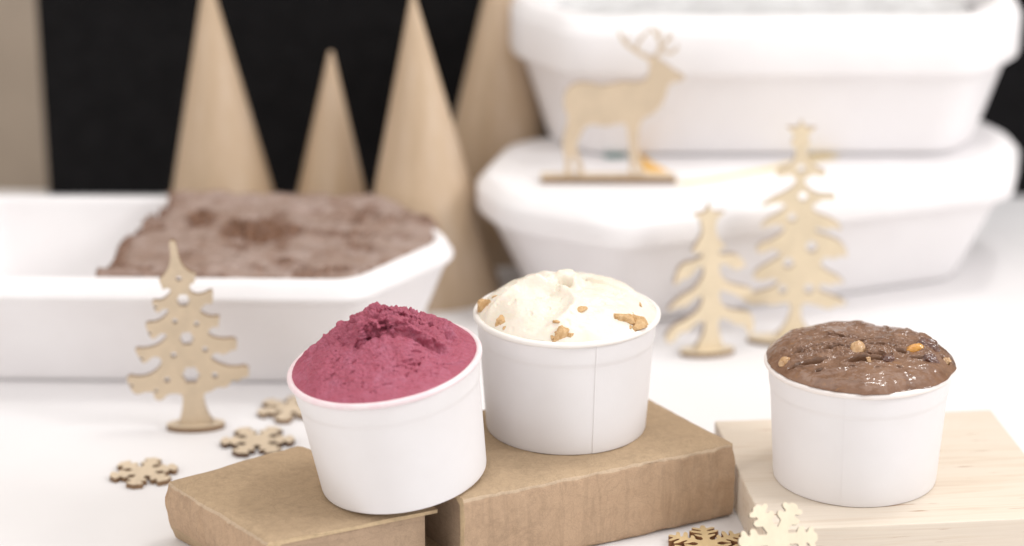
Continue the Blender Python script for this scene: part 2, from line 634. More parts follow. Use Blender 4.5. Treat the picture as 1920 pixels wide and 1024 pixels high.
# chocolate gelato in the open tub (local coordinates of the tub)
def tub_gelato():
    nx, ny = 230, 170
    hx = 33 / 2 - .95
    X0, X1 = -2.2, hx
    u = np.linspace(0, 1, nx); w = np.linspace(-1, 1, ny)
    U, Wd = np.meshgrid(u, w, indexing='ij')
    left = -1.4 + .95 * Wd + .28 * fbm(Wd * 3 + 3, Wd * 0, 1.5, 4, 5)
    X = left + (X1 - left) * U
    hy = np.where(X > hx - 4.0, 16.2 / 2 - 1.0 - (X - (hx - 4.0)) * 6.2 / 4.0 * np.where(Wd > 0, .75, 1), 16.2 / 2 - 1.0)
    Y = Wd * hy
    ex = np.minimum(np.minimum((1 - np.abs(Wd)) * hy * 2.2, (X1 - X) * 2.2), 1)
    Z = 6.42 + .42 * sstep(0, 1, ex) + .30 * (Wd > 0) * sstep(.2, 1, Wd)
    Z += .12 * fbm(X * .35, Y * .6, 0, 4, 3) + .10 * fbm(X * 1.3, Y * 2.0, 0, 4, 9)
    edge = fbm(X * .9, Y * .9, 0, 3, 31)
    torn = np.exp(-(((X - 5.4) / 2.3) ** 2 + ((Y - .7) / 1.9) ** 2) * (1 + .5 * edge)) * 1.3
    torn = np.maximum(torn, .9 * np.exp(-(((X - 1.9) / .8) ** 2 + ((Y - 2.7) / 2.2) ** 2)))
    torn = np.maximum(torn, .75 * np.exp(-(((X - 7.8) / 1.1) ** 2 + ((Y + 5.2) / .8) ** 2)))
    torn = np.maximum(torn, .6 * np.exp(-(((X - 11.0) / 1.5) ** 2 + ((Y - 2.4) / 1.2) ** 2)))
    torn = np.clip(torn + .35 * edge * (torn > .12), 0, 1)
    torn = sstep(.28, .65, torn)
    torn = np.maximum(torn, .75 * sstep(.42, .75, fbm(X * .45 + 4, Y * .85, 0, 4, 61)))
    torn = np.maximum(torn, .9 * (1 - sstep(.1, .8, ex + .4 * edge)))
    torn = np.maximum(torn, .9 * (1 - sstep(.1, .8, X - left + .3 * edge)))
    rough = np.abs(fbm(X * 1.8, Y * 1.8, 0, 4, 12))
    Z += torn * (-.22 + .5 * rough) * np.clip(ex, .25, 1)
    n0 = nx * ny
    v = np.stack([X, Y, Z], -1).reshape(-1, 3)
    f = []
    for i in range(nx - 1):
        for j in range(ny - 1):
            a = i * ny + j
            f.append((a, a + ny, a + ny + 1, a + 1))
    # skirt: down to the tub floor all round
    border = [i * ny for i in range(nx)] + [(nx - 1) * ny + j for j in range(1, ny)] + [i * ny + ny - 1 for i in range(nx - 2, -1, -1)] + [j for j in range(ny - 2, 0, -1)]
    cen = np.array((5.5, 0, 0))
    sk = []
    for b in border:
        p = v[b].copy()
        q = cen + (p - cen) * np.array((.86, .76, 0)); q[2] = 1.6
        sk.append(q)
    vv = np.vstack([v, np.array(sk)])
    k = len(border)
    for i in range(k):
        j = (i + 1) % k
        f.append((border[i], border[j], n0 + j, n0 + i))
    f.append(tuple(n0 + i for i in range(k)))
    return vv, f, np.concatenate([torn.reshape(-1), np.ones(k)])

v, f, torn = tub_gelato()
g = obj("chocolate_gelato", v, f, TUBG, loc=(-19.8, 128.8, 0), rot=(0, 0, R(-1.5)))
at = g.data.attributes.new("torn", 'FLOAT', 'POINT'); at.data.foreach_set("value", torn.astype(np.float32))
tag(g, "frozen brown chocolate gelato with torn rough patches, filling the open white tub", "gelato")

# lower tub of the stack, with lid
YAW = 21.8
fx, fy = 5.8, 128.4                     # near corner of the rim
ex_, ey_ = math.cos(R(YAW)), math.sin(R(YAW))
LL, LW, LCA, LCB = 35.0, 17.0, 4.4, 6.0
mx, my = (LL / 2 - LCA), LW / 2
tcx, tcy = fx + mx * ex_ - my * ey_, fy + mx * ey_ + my * ex_
tub2 = empty("foam_tub", (tcx, tcy, 0), (0, 0, R(YAW)))
tag(tub2, "closed white foam tub at the bottom of the stack, with a printed lid", "tub", "white foam gelato tubs")
v, f = tub_mesh(LL - .5, LW - .5, LCA, LCB, 7.5, 1.9, 2.3, .5)
obj("tub_body", v, f, FOAM, tub2, auto=R(60))
rings = []
for ins, z in [(.42, 5.75), (.10, 5.78), (0, 5.95), (0, 6.6), (0, 7.15), (.07, 7.3), (.50, 7.8), (.62, 7.9), (.85, 8.0), (1.7, 8.0), (2.0, 7.93), (2.5, 7.93)]:
    rings.append([(p.x, p.y, z) for p in octagon(LL, LW, LCA, LCB, ins, 1.7)])
v, f = loft(rings)
lid = obj("lid", v, f, FOAM, tub2, auto=R(60))

def strip(pts, widths, z, th=.012):
    """flat printed band along pts (tub-local cm)"""
    v, f = [], []
    n = len(pts)
    for i, (p, w) in enumerate(zip(pts, widths)):
        a = Vector(pts[max(0, i - 1)]); b = Vector(pts[min(n - 1, i + 1)])
        d = (b - a).normalized(); nn = Vector((-d.y, d.x))
        for s in (-1, 1):
            q = Vector(p) + nn * s * w / 2
            v += [(q.x, q.y, z), (q.x, q.y, z + th)]
    for i in range(n - 1):
        a, b = 4 * i, 4 * i + 4
        f += [(a + 1, b + 1, b + 3, a + 3), (a, a + 2, b + 2, b), (a, b, b + 1, a + 1), (a + 2, a + 3, b + 3, b + 2)]
    return v, f

def to_local(X, Y):
    dx, dy = X - tcx, Y - tcy
    return (dx * ex_ + dy * ey_, -dx * ey_ + dy * ex_)

INK_Y = m_plain("printed_yellow", (.80, .66, .40), .5); INK_O = m_plain("printed_orange", (.80, .47, .12), .5); INK_T = m_plain("printed_teal", (.10, .27, .26), .5)
arc = [(9.4, 134.9), (10.2, 134.9), (11.8, 135.6), (13.4, 136.5), (15.0, 137.4), (16.6, 138.6), (18.2, 139.8), (19.6, 140.6)]
v, f = strip([to_local(*p) for p in arc], [.5, .7, .7, .7, .75, .9, 1.3, 1.2], 7.945); obj("printed_mark", v, f, INK_Y, lid, smooth=False)["label"] = "pale yellow printed arc"
v, f = strip([to_local(*p) for p in [(7.6, 140.6), (7.9, 139.2), (8.5, 137.6), (9.3, 136.2)]], [.7, 1.1, 1.2, .7], 7.949); obj("printed_mark", v, f, INK_O, lid, smooth=False)["label"] = "orange printed stroke"
v, f = strip([to_local(*p) for p in [(5.6, 140.3), (6.3, 140.45), (7.0, 140.6)]], [.6, 1.0, .6], 7.946); obj("printed_mark", v, f, INK_T, lid, smooth=False)["label"] = "teal printed dot"

# upper tub of the stack
tub3 = empty("foam_tub", (15.6, 146.5, 8.0), (0, 0, R(.4)))
tag(tub3, "white foam tub on top of the stack, covered with clear wrinkled film", "tub", "white foam gelato tubs")
v, f = tub_mesh(31.4, 16.8, 3.4, 5.4, 8.95, 3.6, 1.5, .75, 1.7, 1.7)
obj("tub_body", v, f, FOAM, tub3, auto=R(60))
# plastic film on the contents of the upper tub
m, nt, b = new_mat("plastic_film")
b.inputs['Base Color'].default_value = (.50, .50, .505, 1); b.inputs['Roughness'].default_value = .22
n1 = ntex(nt, coords(nt, (1, 2, 1)), .5, 5, .6, 1.5)
nt.links.new(ramp(nt, n1, [(.3, (.48, .47, .47)), (.5, (.64, .64, .64)), (.7, (.76, .76, .76))]), b.inputs['Base Color'])
bump(nt, b, n1, .6, .3)
nx, ny = 70, 40
Xg, Yg = np.meshgrid(np.linspace(-13.0, 13.0, nx), np.linspace(-6.4, 6.4, ny), indexing='ij')
Zg = 7.15 + .35 * np.abs(fbm(Xg * .35, Yg * .5, 0, 4, 41)) + .12 * fbm(Xg * 1.2, Yg * 1.2, 0, 3, 44)
v = np.stack([Xg, Yg, Zg], -1).reshape(-1, 3); n0 = len(v)
v = np.vstack([v, v - np.array((0, 0, .05))])
f = []
for i in range(nx - 1):
    for j in range(ny - 1):
        a = i * ny + j
        f.append((a, a + ny, a + ny + 1, a + 1)); f.append((n0 + a, n0 + a + 1, n0 + a + ny + 1, n0 + a + ny))
film = obj("plastic_film", v, f, m, loc=(15.6, 146.5, 8.0))
tag(film, "wrinkled grey sheen plastic film lying in the topmost foam tub", "plastic film")

# ------------------------------------------------------------------ kraft books
def book(name, quad, H, bulge, mats, label, seed, recess=(.18, .18), lower_in=0.0, board=.28, round_top=.38):
    """quad: spine start, spine end, fore-edge end, fore-edge start (top view cm). Cover wraps the spine; pages inside."""
    q = np.array(quad, float)
    root = empty(name, (q[:, 0].mean(), q[:, 1].mean(), 0))
    c = np.array((q[:, 0].mean(), q[:, 1].mean()))
    depth = (np.linalg.norm(q[3] - q[0]) + np.linalg.norm(q[2] - q[1])) / 2
    def mapq(s, t):
        s = np.asarray(s)[..., None]; t = np.asarray(t)[..., None]
        return (q[0] * (1 - s) + q[1] * s) * (1 - t) + (q[3] * (1 - s) + q[2] * s) * t - c
    # profile in (depth cm, z): outside over the top, round the spine, back along the bottom; then inside
    out = [(depth * k / 22, H) for k in range(22, 0, -1) if depth * k / 22 > round_top + .1]
    for k in range(9):
        a = math.pi / 2 * k / 8
        out.append((round_top - round_top * math.sin(a), H - round_top + round_top * math.cos(a)))
    zs = np.linspace(H - round_top, .3, 16)[1:]
    for z in zs:
        t = (H - round_top - z) / (H - round_top - .3)
        out.append((-bulge * math.sin(math.pi * t) + lower_in * t * t, z))
    out += [(lower_in + .08, .1), (lower_in + .35, 0.0)]
    out += [(depth * k / 6, 0.0) for k in range(1, 7)]
    inn = [(depth, board), (depth * .5, board), (board + lower_in + .2, board), (board + .05, H * .5), (board + .1, H - board - .2), (board + .4, H - board), (depth * .5, H - board), (depth, H - board)]
    prof = np.array(out + inn)
    ns = 90
    S = np.linspace(0, 1, ns)
    m_ = len(prof)
    T = np.tile(prof[:, 0] / depth, (ns, 1)); Zp = np.tile(prof[:, 1], (ns, 1)); SS = np.tile(S[:, None], (1, m_))
    # worn ends: the sheet edge wanders a little
    XY = mapq(SS, T)
    P = np.concatenate([XY, Zp[..., None]], -1)
    mask = np.ones(m_); mask[len(out):] = 0
    for k in range(3):
        amp = (.05, .05, .035)[k]
        P[..., k] += amp * fbm(P[..., 0] * .7, P[..., 1] * .7, P[..., 2] * 1.4, 4, seed + 7 * k) * mask
    # upright folds and dents of the paper over the spine
    dq = (q[0] - q[3]) / np.linalg.norm(q[0] - q[3])
    along = SS * np.linalg.norm(q[1] - q[0])
    sidem = mask * (T * depth < .12) * (Zp > .2) * (Zp < H - .2)
    fold = .050 * fbm(along * 2.2, Zp * .25, 0, 4, seed + 61) - .075 * np.clip(np.abs(fbm(along * 1.3, Zp * .18, 0, 2, seed + 67)) * -6 + .8, 0, 1)
    for k in (0, 1): P[..., k] += dq[k] * fold * sidem
    # softened corners of the boards
    endf = np.minimum(SS, 1 - SS) * np.linalg.norm(q[1] - q[0])
    P[..., 2] -= mask * (Zp > H - .05) * .10 * np.exp(-(endf / .22) ** 2)
    # fine crumple along the top spine edge (the worn crease)
    crease = np.exp(-((T * depth - round_top * .45) / .22) ** 2) * (Zp > H - round_top)
    P[..., 2] += .035 * crease * fbm(P[..., 0] * 4, P[..., 1] * 4, 0, 3, seed + 50)
    P[..., 2] = np.maximum(P[..., 2], 0.0)
    half_a = next(k for k in range(len(out)) if out[k][0] < round_top * .30)
    v = P.reshape(-1, 3); f, mi = [], []
    for i in range(ns - 1):
        for k in range(m_):
            k2 = (k + 1) % m_
            f.append((i * m_ + k, (i + 1) * m_ + k, (i + 1) * m_ + k2, i * m_ + k2))
            z1 = prof[k][1]; d1 = prof[k][0]
            side = k < len(out) and d1 < round_top * .30 and z1 < H - round_top * .25
            mi.append(3 if (k < len(out) and half_a <= k <= half_a + 1) else (1 if side else 0))
    # end caps between outer and inner outline (strip of quads)
    half_o, n_i = len(out), len(inn)
    for i in (0, ns - 1):
        mo = [i * m_ + k for k in range(half_o)]
        mn = [i * m_ + k for k in range(m_ - 1, half_o - 1, -1)]
        po, pn = np.array(prof[:half_o]), np.array(prof[m_ - 1:half_o - 1:-1])
        def arcl(pp):
            d = np.r_[0, np.cumsum(np.linalg.norm(np.diff(pp, axis=0), axis=1))]; return d / d[-1]
        ao, an = arcl(po), arcl(pn)
        a = b2 = 0
        while a < len(mo) - 1 or b2 < len(mn) - 1:
            if b2 == len(mn) - 1 or (a < len(mo) - 1 and ao[a + 1] <= an[b2 + 1]):
                f.append((mo[a], mo[a + 1], mn[b2])); a += 1
            else:
                f.append((mo[a], mn[b2 + 1], mn[b2])); b2 += 1
            mi.append(2)
    obj("cover", v, f, mats, root, mi=mi, auto=R(55))
    # page block
    L = np.linalg.norm(q[1] - q[0])
    s0, s1 = recess[0] / L, 1 - recess[1] / L
    t0, t1 = (board + .12) / depth, 1 - recess_fore(name) / depth
    z0, z1 = board + .01, H - board - .01
    pv, pf = [], []
    for (s, t) in ((s0, t0), (s1, t0), (s1, t1), (s0, t1)):
        p = mapq(s, t)
        pv += [(p[0], p[1], z0), (p[0], p[1], z1)]
    pf = [(0, 2, 4, 6), (1, 7, 5, 3), (0, 1, 3, 2), (2, 3, 5, 4), (4, 5, 7, 6), (6, 7, 1, 0)]
    obj("page_block", pv, pf, PAGES, root, smooth=False)
    tag(root, label, "book")
    return root

def recess_fore(name): return .55

CREASE = m_kraft('worn_crease', (.53, .40, .28), .25, (3, 3, 3))
BK = [KRAFT, KRAFT_SIDE, EDGEK, CREASE]
# right, larger book: spine towards the camera
book("kraft_book", [(-2.17, 99.12), (10.63, 105.56), (5.54, 113.21), (-7.0, 106.9)], 3.9, .06, BK,
     "larger kraft paper covered book under the cup of cream gelato", 3, (.45, .12))
# left, smaller book: spine towards lower left
book("kraft_book", [(-16.16, 102.91), (-10.83, 96.28), (-3.4, 99.93), (-10.4, 107.3)], 3.1, .16, BK,
     "smaller kraft paper covered book under the tilted cup of pink sorbet", 21, (.1, .06), .35)

# ------------------------------------------------------------------ pine board
BYAW = 6.0
bw, bdp, bh = 14.3, 13.0, 2.35
v, f = rounded_box(bw, bdp, bh, .09, 10, .012, 4, .6)
o = obj("pine_board", v, f, PINE, loc=(18.0, 106.3, 0), rot=(0, 0, R(BYAW)), auto=R(60))
tag(o, "thick pale pine board under the cup of brown gelato", "board")

# ------------------------------------------------------------------ paper cups
CUP_H, RT, RB = 5.75, 4.30, 3.86
def cup(loc, rot, seam, rim_mat, label, seed):
    root = empty("paper_cup", loc, rot)
    n = 160
    # outer wall with stacking shoulder, then base recess
    prof = [(RB - .35, .30), (RB - .30, .02), (RB - .08, 0.0), (RB - .01, .04), (RB + .01, .14)]
    zs = list(np.linspace(.3, CUP_H - 1.32, 12))
    rr = lambda z: RB + (RT - .06 - RB) * z / CUP_H
    prof += [(rr(z), z) for z in zs]
    prof += [(rr(CUP_H - 1.22) + .012, CUP_H - 1.22), (rr(CUP_H - 1.12) + .045, CUP_H - 1.12), (rr(CUP_H - 1.0) + .058, CUP_H - 1.0)]
    prof += [(rr(z) + .06, z) for z in np.linspace(CUP_H - .8, CUP_H - .1, 5)]
    # inside
    prof += [(RT - .10, CUP_H - .08), (RT - .16, CUP_H - .6), (RT - .24, CUP_H - 1.6), (RB - .1, .5), (RB - .4, .42), (.02, .42)]
    no = len(prof) - 6
    def rf(r, z, a, k):
        w = ((a - seam) % (2 * math.pi)) / (2 * math.pi)
        d = .030 * (1 - w) * (w < .12) * (1 - w / .12) if k < no else 0
        wob = .012 * math.sin(2 * a + seed) + .008 * math.sin(5 * a + 2 * seed)
        return (r + d + wob * min(1, z / 3), z)
    # put a doubled column of vertices at the seam so the step stays crisp
    v, f = [], []
    angs = [seam + 2 * math.pi * (j / n) for j in range(n)] + [seam + 2 * math.pi - .0012]
    m = len(prof)
    for a in angs:
        for k, (r, z) in enumerate(prof):
            r2, z2 = rf(r, z, a, k)
            v.append((r2 * math.cos(a), r2 * math.sin(a), z2))
    J = len(angs)
    for j in range(J):
        j2 = (j + 1) % J
        for k in range(m - 1):
            f.append((j * m + k, j2 * m + k, j2 * m + k + 1, j * m + k + 1))
    f.append(tuple(j * m for j in range(J)))
    obj("cup_wall", v, f, PAPER, root, auto=R(38))
    # rolled rim
    pr = []
    for k in range(13):
        a = -math.pi * .75 + 2 * math.pi * k / 12
        pr.append((RT + .03 + .155 * math.cos(a), CUP_H - .02 + .15 * math.sin(a)))
    def rf2(r, z, a, k):
        w = .02 * math.sin(2 * a + seed) + .012 * math.sin(5 * a + seed * 3) + .006 * math.sin(13 * a)
        return (r + .5 * w, z + .7 * w)
    v, f = lathe(pr, 140, rf2)
    obj("rim", v, f, rim_mat, root)
    tag(root, label, "paper cup", "white paper cups of gelato")
    return root

cupP = ((-5.0, 102.25, 3.76), (R(4.2), R(-8.0), 0))
cupW = ((2.62, 107.85, 3.9), (0, 0, 0))
cupB = ((16.35, 105.35, 2.35), (0, 0, 0))
cup(*cupP, R(100), m_rim((.75, .42, .50), .55), "white paper cup leaning across both books, holding pink sorbet", 1.0)
cup(*cupW, R(-72.5), m_rim((.83, .78, .68), .5), "white paper cup upright on the larger book, holding cream gelato", 2.3)
cup(*cupB, R(-106.5), m_rim((.72, .56, .45), .35), "white paper cup on the pine board, holding brown gelato", 4.1)

# ------------------------------------------------------------------ gelato surfaces
def polar(R_, nr, nt, hfun, warp=None, zlow=-1.2, edge=None):
    rr = (np.arange(nr + 1) / nr)[:, None]
    th = (np.arange(nt) / nt * 2 * math.pi)[None, :]
    Re = R_ if edge is None else edge(th)
    r = rr * Re
    X = r * np.cos(th) + 0 * r; Y = r * np.sin(th) + 0 * r
    Z = hfun(X, Y)
    if warp is not None: X, Y, Z = warp(X, Y, Z)
    v = np.stack([X, Y, Z], -1)
    v[0] = v[0].mean(0)
    top = v[1:].reshape(-1, 3)
    verts = np.vstack([v[0][:1], top])
    f = []
    for j in range(nt):
        f.append((0, 1 + j, 1 + (j + 1) % nt))
    for i in range(nr - 1):
        for j in range(nt):
            j2 = (j + 1) % nt
            a = 1 + i * nt
            f.append((a + j, a + nt + j, a + nt + j2, a + j2))
    # skirt into the cup
    last = 1 + (nr - 1) * nt
    sk = verts[last:last + nt].copy(); sc_ = 3.95 / np.maximum(np.hypot(sk[:, 0], sk[:, 1]), 1e-6)
    sk2 = sk * np.stack([sc_, sc_, 0 * sc_], -1); sk2[:, 2] = zlow
    sk1 = sk * np.stack([sc_ * 4.12 / 3.95, sc_ * 4.12 / 3.95, 0 * sc_], -1); sk1[:, 2] = np.minimum(sk[:, 2] - .06, .05)
    b = len(verts)
    verts = np.vstack([verts, sk1, sk2])
    for j in range(nt):
        j2 = (j + 1) % nt
        f.append((last + j, b + j, b + j2, last + j2)); f.append((b + j, b + nt + j, b + nt + j2, b + j2))
    f.append(tuple(b + nt + j for j in range(nt)))
    return verts, f

def on_cup(c, name, verts, faces, mat):
    """place a cup-content mesh (z=0 at the rim plane) in its cup"""
    o = obj(name, verts, faces, mat, rot=c[1])
    M = Euler(c[1]).to_matrix()
    o.location = (Vector(c[0]) + M @ Vector((0, 0, CUP_H))) * CM
    return o

RI = 4.26
def along_normal(hfun, X, Y, Z, D, flat=0.0):
    """move the points of the height surface by D along its normal"""
    e = .03
    gx = (hfun(X + e, Y) - hfun(X - e, Y)) / (2 * e); gy = (hfun(X, Y + e) - hfun(X, Y - e)) / (2 * e)
    n = np.sqrt(gx * gx + gy * gy + 1)
    return X - gx / n * D, Y - gy / n * D, Z + D / n


# --- pink sorbet
def pink_terms(x, y):
    r = np.hypot(x, y)
    rp = np.sqrt((x + .05) ** 2 + ((y - .45) * .92) ** 2 + .05)
    rim = np.clip(1 - (r / (RI + .05)) ** 6, 0, 1)
    xl = x + .16 * fbm(x * 1.3, y * 1.3, 0, 2, 71)
    yl = -.70 - .05 * (xl - 1.0) ** 2 + .11 * fbm(x * 1.9, x * 0, 0, 3, 72)
    win = sstep(-1.3, -.8, xl) * (1 - sstep(2.4, 3.4, xl)); d = y - yl
    yl2 = .40 - .05 * (xl - 1.6) ** 2 + .10 * fbm(x * 2.4, x * 0, 0, 3, 75)
    w2 = sstep(.0, .6, xl) * (1 - sstep(2.8, 3.6, xl)); d2 = y - yl2
    return r, rp, rim, win, d, w2, d2

def h_pink(x, y):
    r, rp, rim, win, d, w2, d2 = pink_terms(x, y)
    z = 2.44 * np.clip(1 - rp / 4.72, 0, 1) * rim ** .6
    z = z + win * (.36 * sstep(-.12, .12, d) * (1 - .85 * sstep(.2, 1.3, d)) - .26 * np.exp(-((d + .20) / .18) ** 2))
    z = z + w2 * (.24 * sstep(-.10, .12, d2) * (1 - sstep(.15, .8, d2)) - .16 * np.exp(-((d2 + .18) / .14) ** 2))
    z = z + .16 * rim * fbm(x * .7, y * .7, 0, 2, 95)
    return z + .05

def w_pink(X, Y, Z):
    r, rp, rim, win, d, w2, d2 = pink_terms(X, Y)
    crumb = np.clip(win * sstep(-.15, .2, d) + sstep(-.8, .3, Y + .45 * X + .85) * sstep(1.0, -.3, X) + (1 - sstep(.9, 1.8, rp)) + .8 * w2 * sstep(-.1, .2, d2), 0, 1) * rim
    front = (1 - crumb) * rim
    b1 = np.abs(fbm(X * 1.0, Y * 2.2, Z * 2.2, 3, 81)); b2 = np.abs(fbm(X * 3.0, Y * 4.6, Z * 4.6, 3, 82)); b3 = np.abs(fbm(X * 9.5, Y * 9.5, Z * 9.5, 3, 84))
    D = crumb * (.30 * (b1 - .28) + .14 * (b2 - .3) + .075 * (b3 - .3) - .55 * np.clip(fbm(X * 2.6, Y * 3.0, Z * 3, 3, 85) - .48, 0, .5))
    sx = X * .95 + Y * .25; sy = Y * 3.0 - X * .8
    D = D + front * (.055 * fbm(sx * 1.3, sy * 1.1, Z, 4, 90) - .30 * np.clip(fbm(sx * 1.7, sy * 1.8, Z, 3, 91) - .56, 0, .5) - .25 * np.clip(fbm(X * 5, Y * 5, Z * 5, 2, 92) - .70, 0, .4) + .035 * fbm(X * 9, Y * 9, Z * 9, 3, 93))
    return along_normal(h_pink, X, Y - .16 * win * sstep(-.08, .12, d) * (1 - sstep(.12, .6, d)), Z, D)

edge_p = lambda th: RI + .06 + .05 * fbm(np.cos(th) * 4, np.sin(th) * 4, 0, 3, 96)
v, f = polar(RI + .05, 300, 560, h_pink, w_pink, -1.2, edge_p)
o = on_cup(cupP, "pink_sorbet", v, f, SORBET)
tag(o, "deep pink berry sorbet heaped to a crumbly peak in the tilted cup", "sorbet")

# --- cream gelato
def h_white(x, y):
    r = np.hypot(x, y) / RI
    z = 1.42 * np.clip(1 - r ** 2.9, 0, 1) ** .85
    rim = np.clip(1 - r ** 7, 0, 1)
    wx = x + .35 * fbm(x * .5, y * .5, 0, 2, 101); wy = y + .3 * fbm(x * .5, y * .5, 4, 2, 102)
    # long spatula fold from the left rim to the top
    yl = .15 + .55 * np.tanh((wx + 1.6) * .9) + .10 * wx
    d = wy - yl
    win = sstep(-3.6, -2.4, wx) * (1 - sstep(.2, 1.2, wx))
    z = z + rim * win * (.36 * (1 - sstep(-.10, .06, d)) * sstep(-1.8, -.1, d) - .10 * np.exp(-((d - .06) / .08) ** 2))
    # bright lobe and a second soft fold in the middle front
    d3 = np.hypot((wx + 1.9) * .9, (wy + 2.2)) - 1.9
    z = z + rim * (.24 * np.exp(-(d3 / .30) ** 2) - .14 * np.exp(-((d3 + .75) / .5) ** 2))
    d4 = wy - (.55 - .42 * (wx - 1.6)); w4 = sstep(.5, 1.4, wx) * (1 - sstep(3.2, 4.0, wx))
    z = z + rim * w4 * (.18 * sstep(-.06, .10, d4) * (1 - sstep(.15, 1.0, d4)) - .05 * np.exp(-((d4 + .06) / .08) ** 2))
    # peak flap with a hollow under it
    z = z + .36 * np.exp(-(((x - .05 + .15 * fbm(x * 2, y * 2, 0, 2, 116)) / .70) ** 2 + ((y - .18) / .46) ** 2) ** 2.0)
    z = z - .55 * np.exp(-(((x + .22 + .12 * fbm(y * 3, x * 3, 0, 2, 117)) / .36) ** 2 + ((y + .42) / .26) ** 2) ** 2.2)
    z = z + .20 * np.exp(-(((x - .42) / .24) ** 2 + ((y + .45) / .42) ** 2) ** 1.8)
    z = z + rim * (.11 * fbm(x * .8, y * .8, 0, 3, 110) + .024 * fbm(x * 2.0, y * 4.2 + x, 0, 4, 111) + .006 * fbm(x * 15, y * 15, 0, 2, 112))
    z = z - .22 * rim * np.clip(fbm(x * 2.3, y * 2.6, 0, 3, 114) - .68, 0, .4)
    return z + .03

edge_w = lambda th: RI + .03 + .06 * fbm(np.cos(th) * 3.5, np.sin(th) * 3.5, 0, 3, 97)
v, f = polar(RI + .02, 230, 440, h_white, None, -1.2, edge_w)
gw = on_cup(cupW, "cream_gelato", v, f, VANILLA)
tag(gw, "pale cream gelato domed over its cup, with biscuit chunks pressed in", "gelato")

# --- brown gelato, melted over the rim
def edge_b(th):
    return 4.42 + .10 * fbm(np.cos(th) * 3.0 + 5, np.sin(th) * 3.0, 0, 3, 121) + .035 * fbm(np.cos(th) * 11, np.sin(th) * 11, 0, 2, 122)

def h_brown0(x, y):
    th = np.arctan2(y, x)
    r = np.hypot(x, y) / edge_b(th)
    z = .84 * np.clip(1 - r ** 2.8, 0, 1) ** .85 + .10 * np.clip((1 - r) * 9, 0, 1)
    rim = np.clip(1 - r ** 6, 0, 1)
    z = z + rim * .14 * fbm(x * .55 + 3, y * .6, 0, 2, 131)
    # lifted lips at the upper right
    z = z + .26 * np.exp(-(((x - 2.2) / .50) ** 2 + ((y - 1.3) / .35) ** 2) ** 1.5) + .22 * np.exp(-(((x - 3.0) / .55) ** 2 + ((y - 1.0) / .4) ** 2) ** 1.5)
    return z + .14

def seen_y(hf, x, val, lo=-4.1):
    """y of the first surface point, going back from the front rim, whose rise .93 z + .37 y reaches val"""
    y = np.linspace(lo, 3.8, 400); t = .93 * hf(np.full_like(y, x), y) + .37 * y
    k = np.argmax(t >= val)
    return float(y[k])

# dents: x, rise, half width, half depth, depth
HOLES = [(x, seen_y(h_brown0, x, t), sa, sb, dp) for x, t, sa, sb, dp in
         [(-2.5, -.05, .42, .17, .50), (-2.15, .02, .25, .12, .3), (-1.55, .55, .34, .13, .26), (-1.2, .60, .22, .11, .22), (-.28, .12, .52, .18, .40), (.45, .10, .25, .14, .3), (.30, .72, .34, .16, .26), (.85, .80, .3, .16, .28), (1.65, .45, .24, .14, .34),
          (-3.35, -.22, .22, .14, .24), (-.80, -.22, .13, .07, .18), (-2.3, -.42, .16, .12, .2), (3.75, .12, .22, .22, .26), (-1.0, 1.22, .50, .08, .16), (.10, .95, .14, .09, .16), (-3.0, .35, .25, .12, .2), (-2.2, .75, .4, .09, .14), (1.4, -.28, .10, .08, .12), (.35, -.30, .12, .08, .12), (2.4, .15, .3, .12, .25)]]
LUMPS = [(x, seen_y(h_brown0, x, t), sa, sb, hgt) for x, t, sa, sb, hgt in
         [(-2.0, .20, .50, .22, .16), (-1.2, .42, .40, .22, .12), (-3.3, .10, .5, .25, .10), (.75, .45, .60, .35, .20), (2.0, .75, .55, .25, .16), (3.0, .45, .6, .4, .16), (-.2, .95, .6, .2, .10), (-1.6, -.35, .6, .25, .10), (1.1, -.5, .8, .3, .08), (2.9, -.25, .6, .25, .10)]]

def h_brown(x, y):
    r = np.hypot(x, y) / edge_b(np.arctan2(y, x))
    rim = np.clip(1 - r ** 6, 0, 1)
    z = h_brown0(x, y)
    # broken belt across the front of the dome
    yb = -1.15 + .10 * np.abs(x)
    belt = np.exp(-((y - yb) / .75) ** 2) * rim
    z = z + belt * (.11 * fbm(x * 1.7, y * 2.0, 0, 3, 134) + .07 * np.abs(fbm(x * 4.5, y * 5, 0, 3, 135)))
    for hx_, hy_, sa, sb, hg in LUMPS:
        q = ((x - hx_) / sa) ** 2 + ((y - hy_) / sb) ** 2
        z = z + hg * np.exp(-np.clip(q, 0, 40) ** 1.4)
    # thin skin folded over the cap
    a = fbm(x * .9 + 2, y * 1.5, 0, 3, 137)
    cap = rim * sstep(-.6, .4, y - yb)
    z = z + cap * (.07 * np.exp(-(np.abs(a) / .07) ** 1.3) + .05 * sstep(-.05, .05, fbm(x * .7 - y * .5, y * 1.2 + x * .3, 0, 3, 138)))
    # melted front: shallow runs
    z = z + rim * (1 - cap) * (.030 * fbm(x * 1.5, y * 2.6, 0, 3, 139))
    wq = .45 * fbm(x * 3.4, y * 3.4, 0, 2, 141)
    for hx_, hy_, sa, sb, dep in HOLES:
        q = (((x - hx_) / sa) ** 2 + ((y - hy_) / sb) ** 2) * (1 + wq)
        q = np.clip(q, 0, 40)
        z = z - 1.9 * dep * np.exp(-q ** 3.0) + .05 * np.exp(-((np.sqrt(q) - 1.45) / .3) ** 2)
    return z

def w_brown(X, Y, Z):
    r = np.hypot(X, Y) / edge_b(np.arctan2(Y, X)); rim = np.clip(1 - r ** 8, 0, 1)
    yb = -1.15 + .10 * np.abs(X)
    belt = np.exp(-((Y - yb) / .7) ** 2)
    D = rim * ((.012 + .030 * belt) * fbm(X * 7, Y * 7, Z * 7, 3, 143) + .012 * fbm(X * 2.5, Y * 2.5, Z * 2.5, 2, 145))
    return along_normal(h_brown0, X, Y, Z, D)

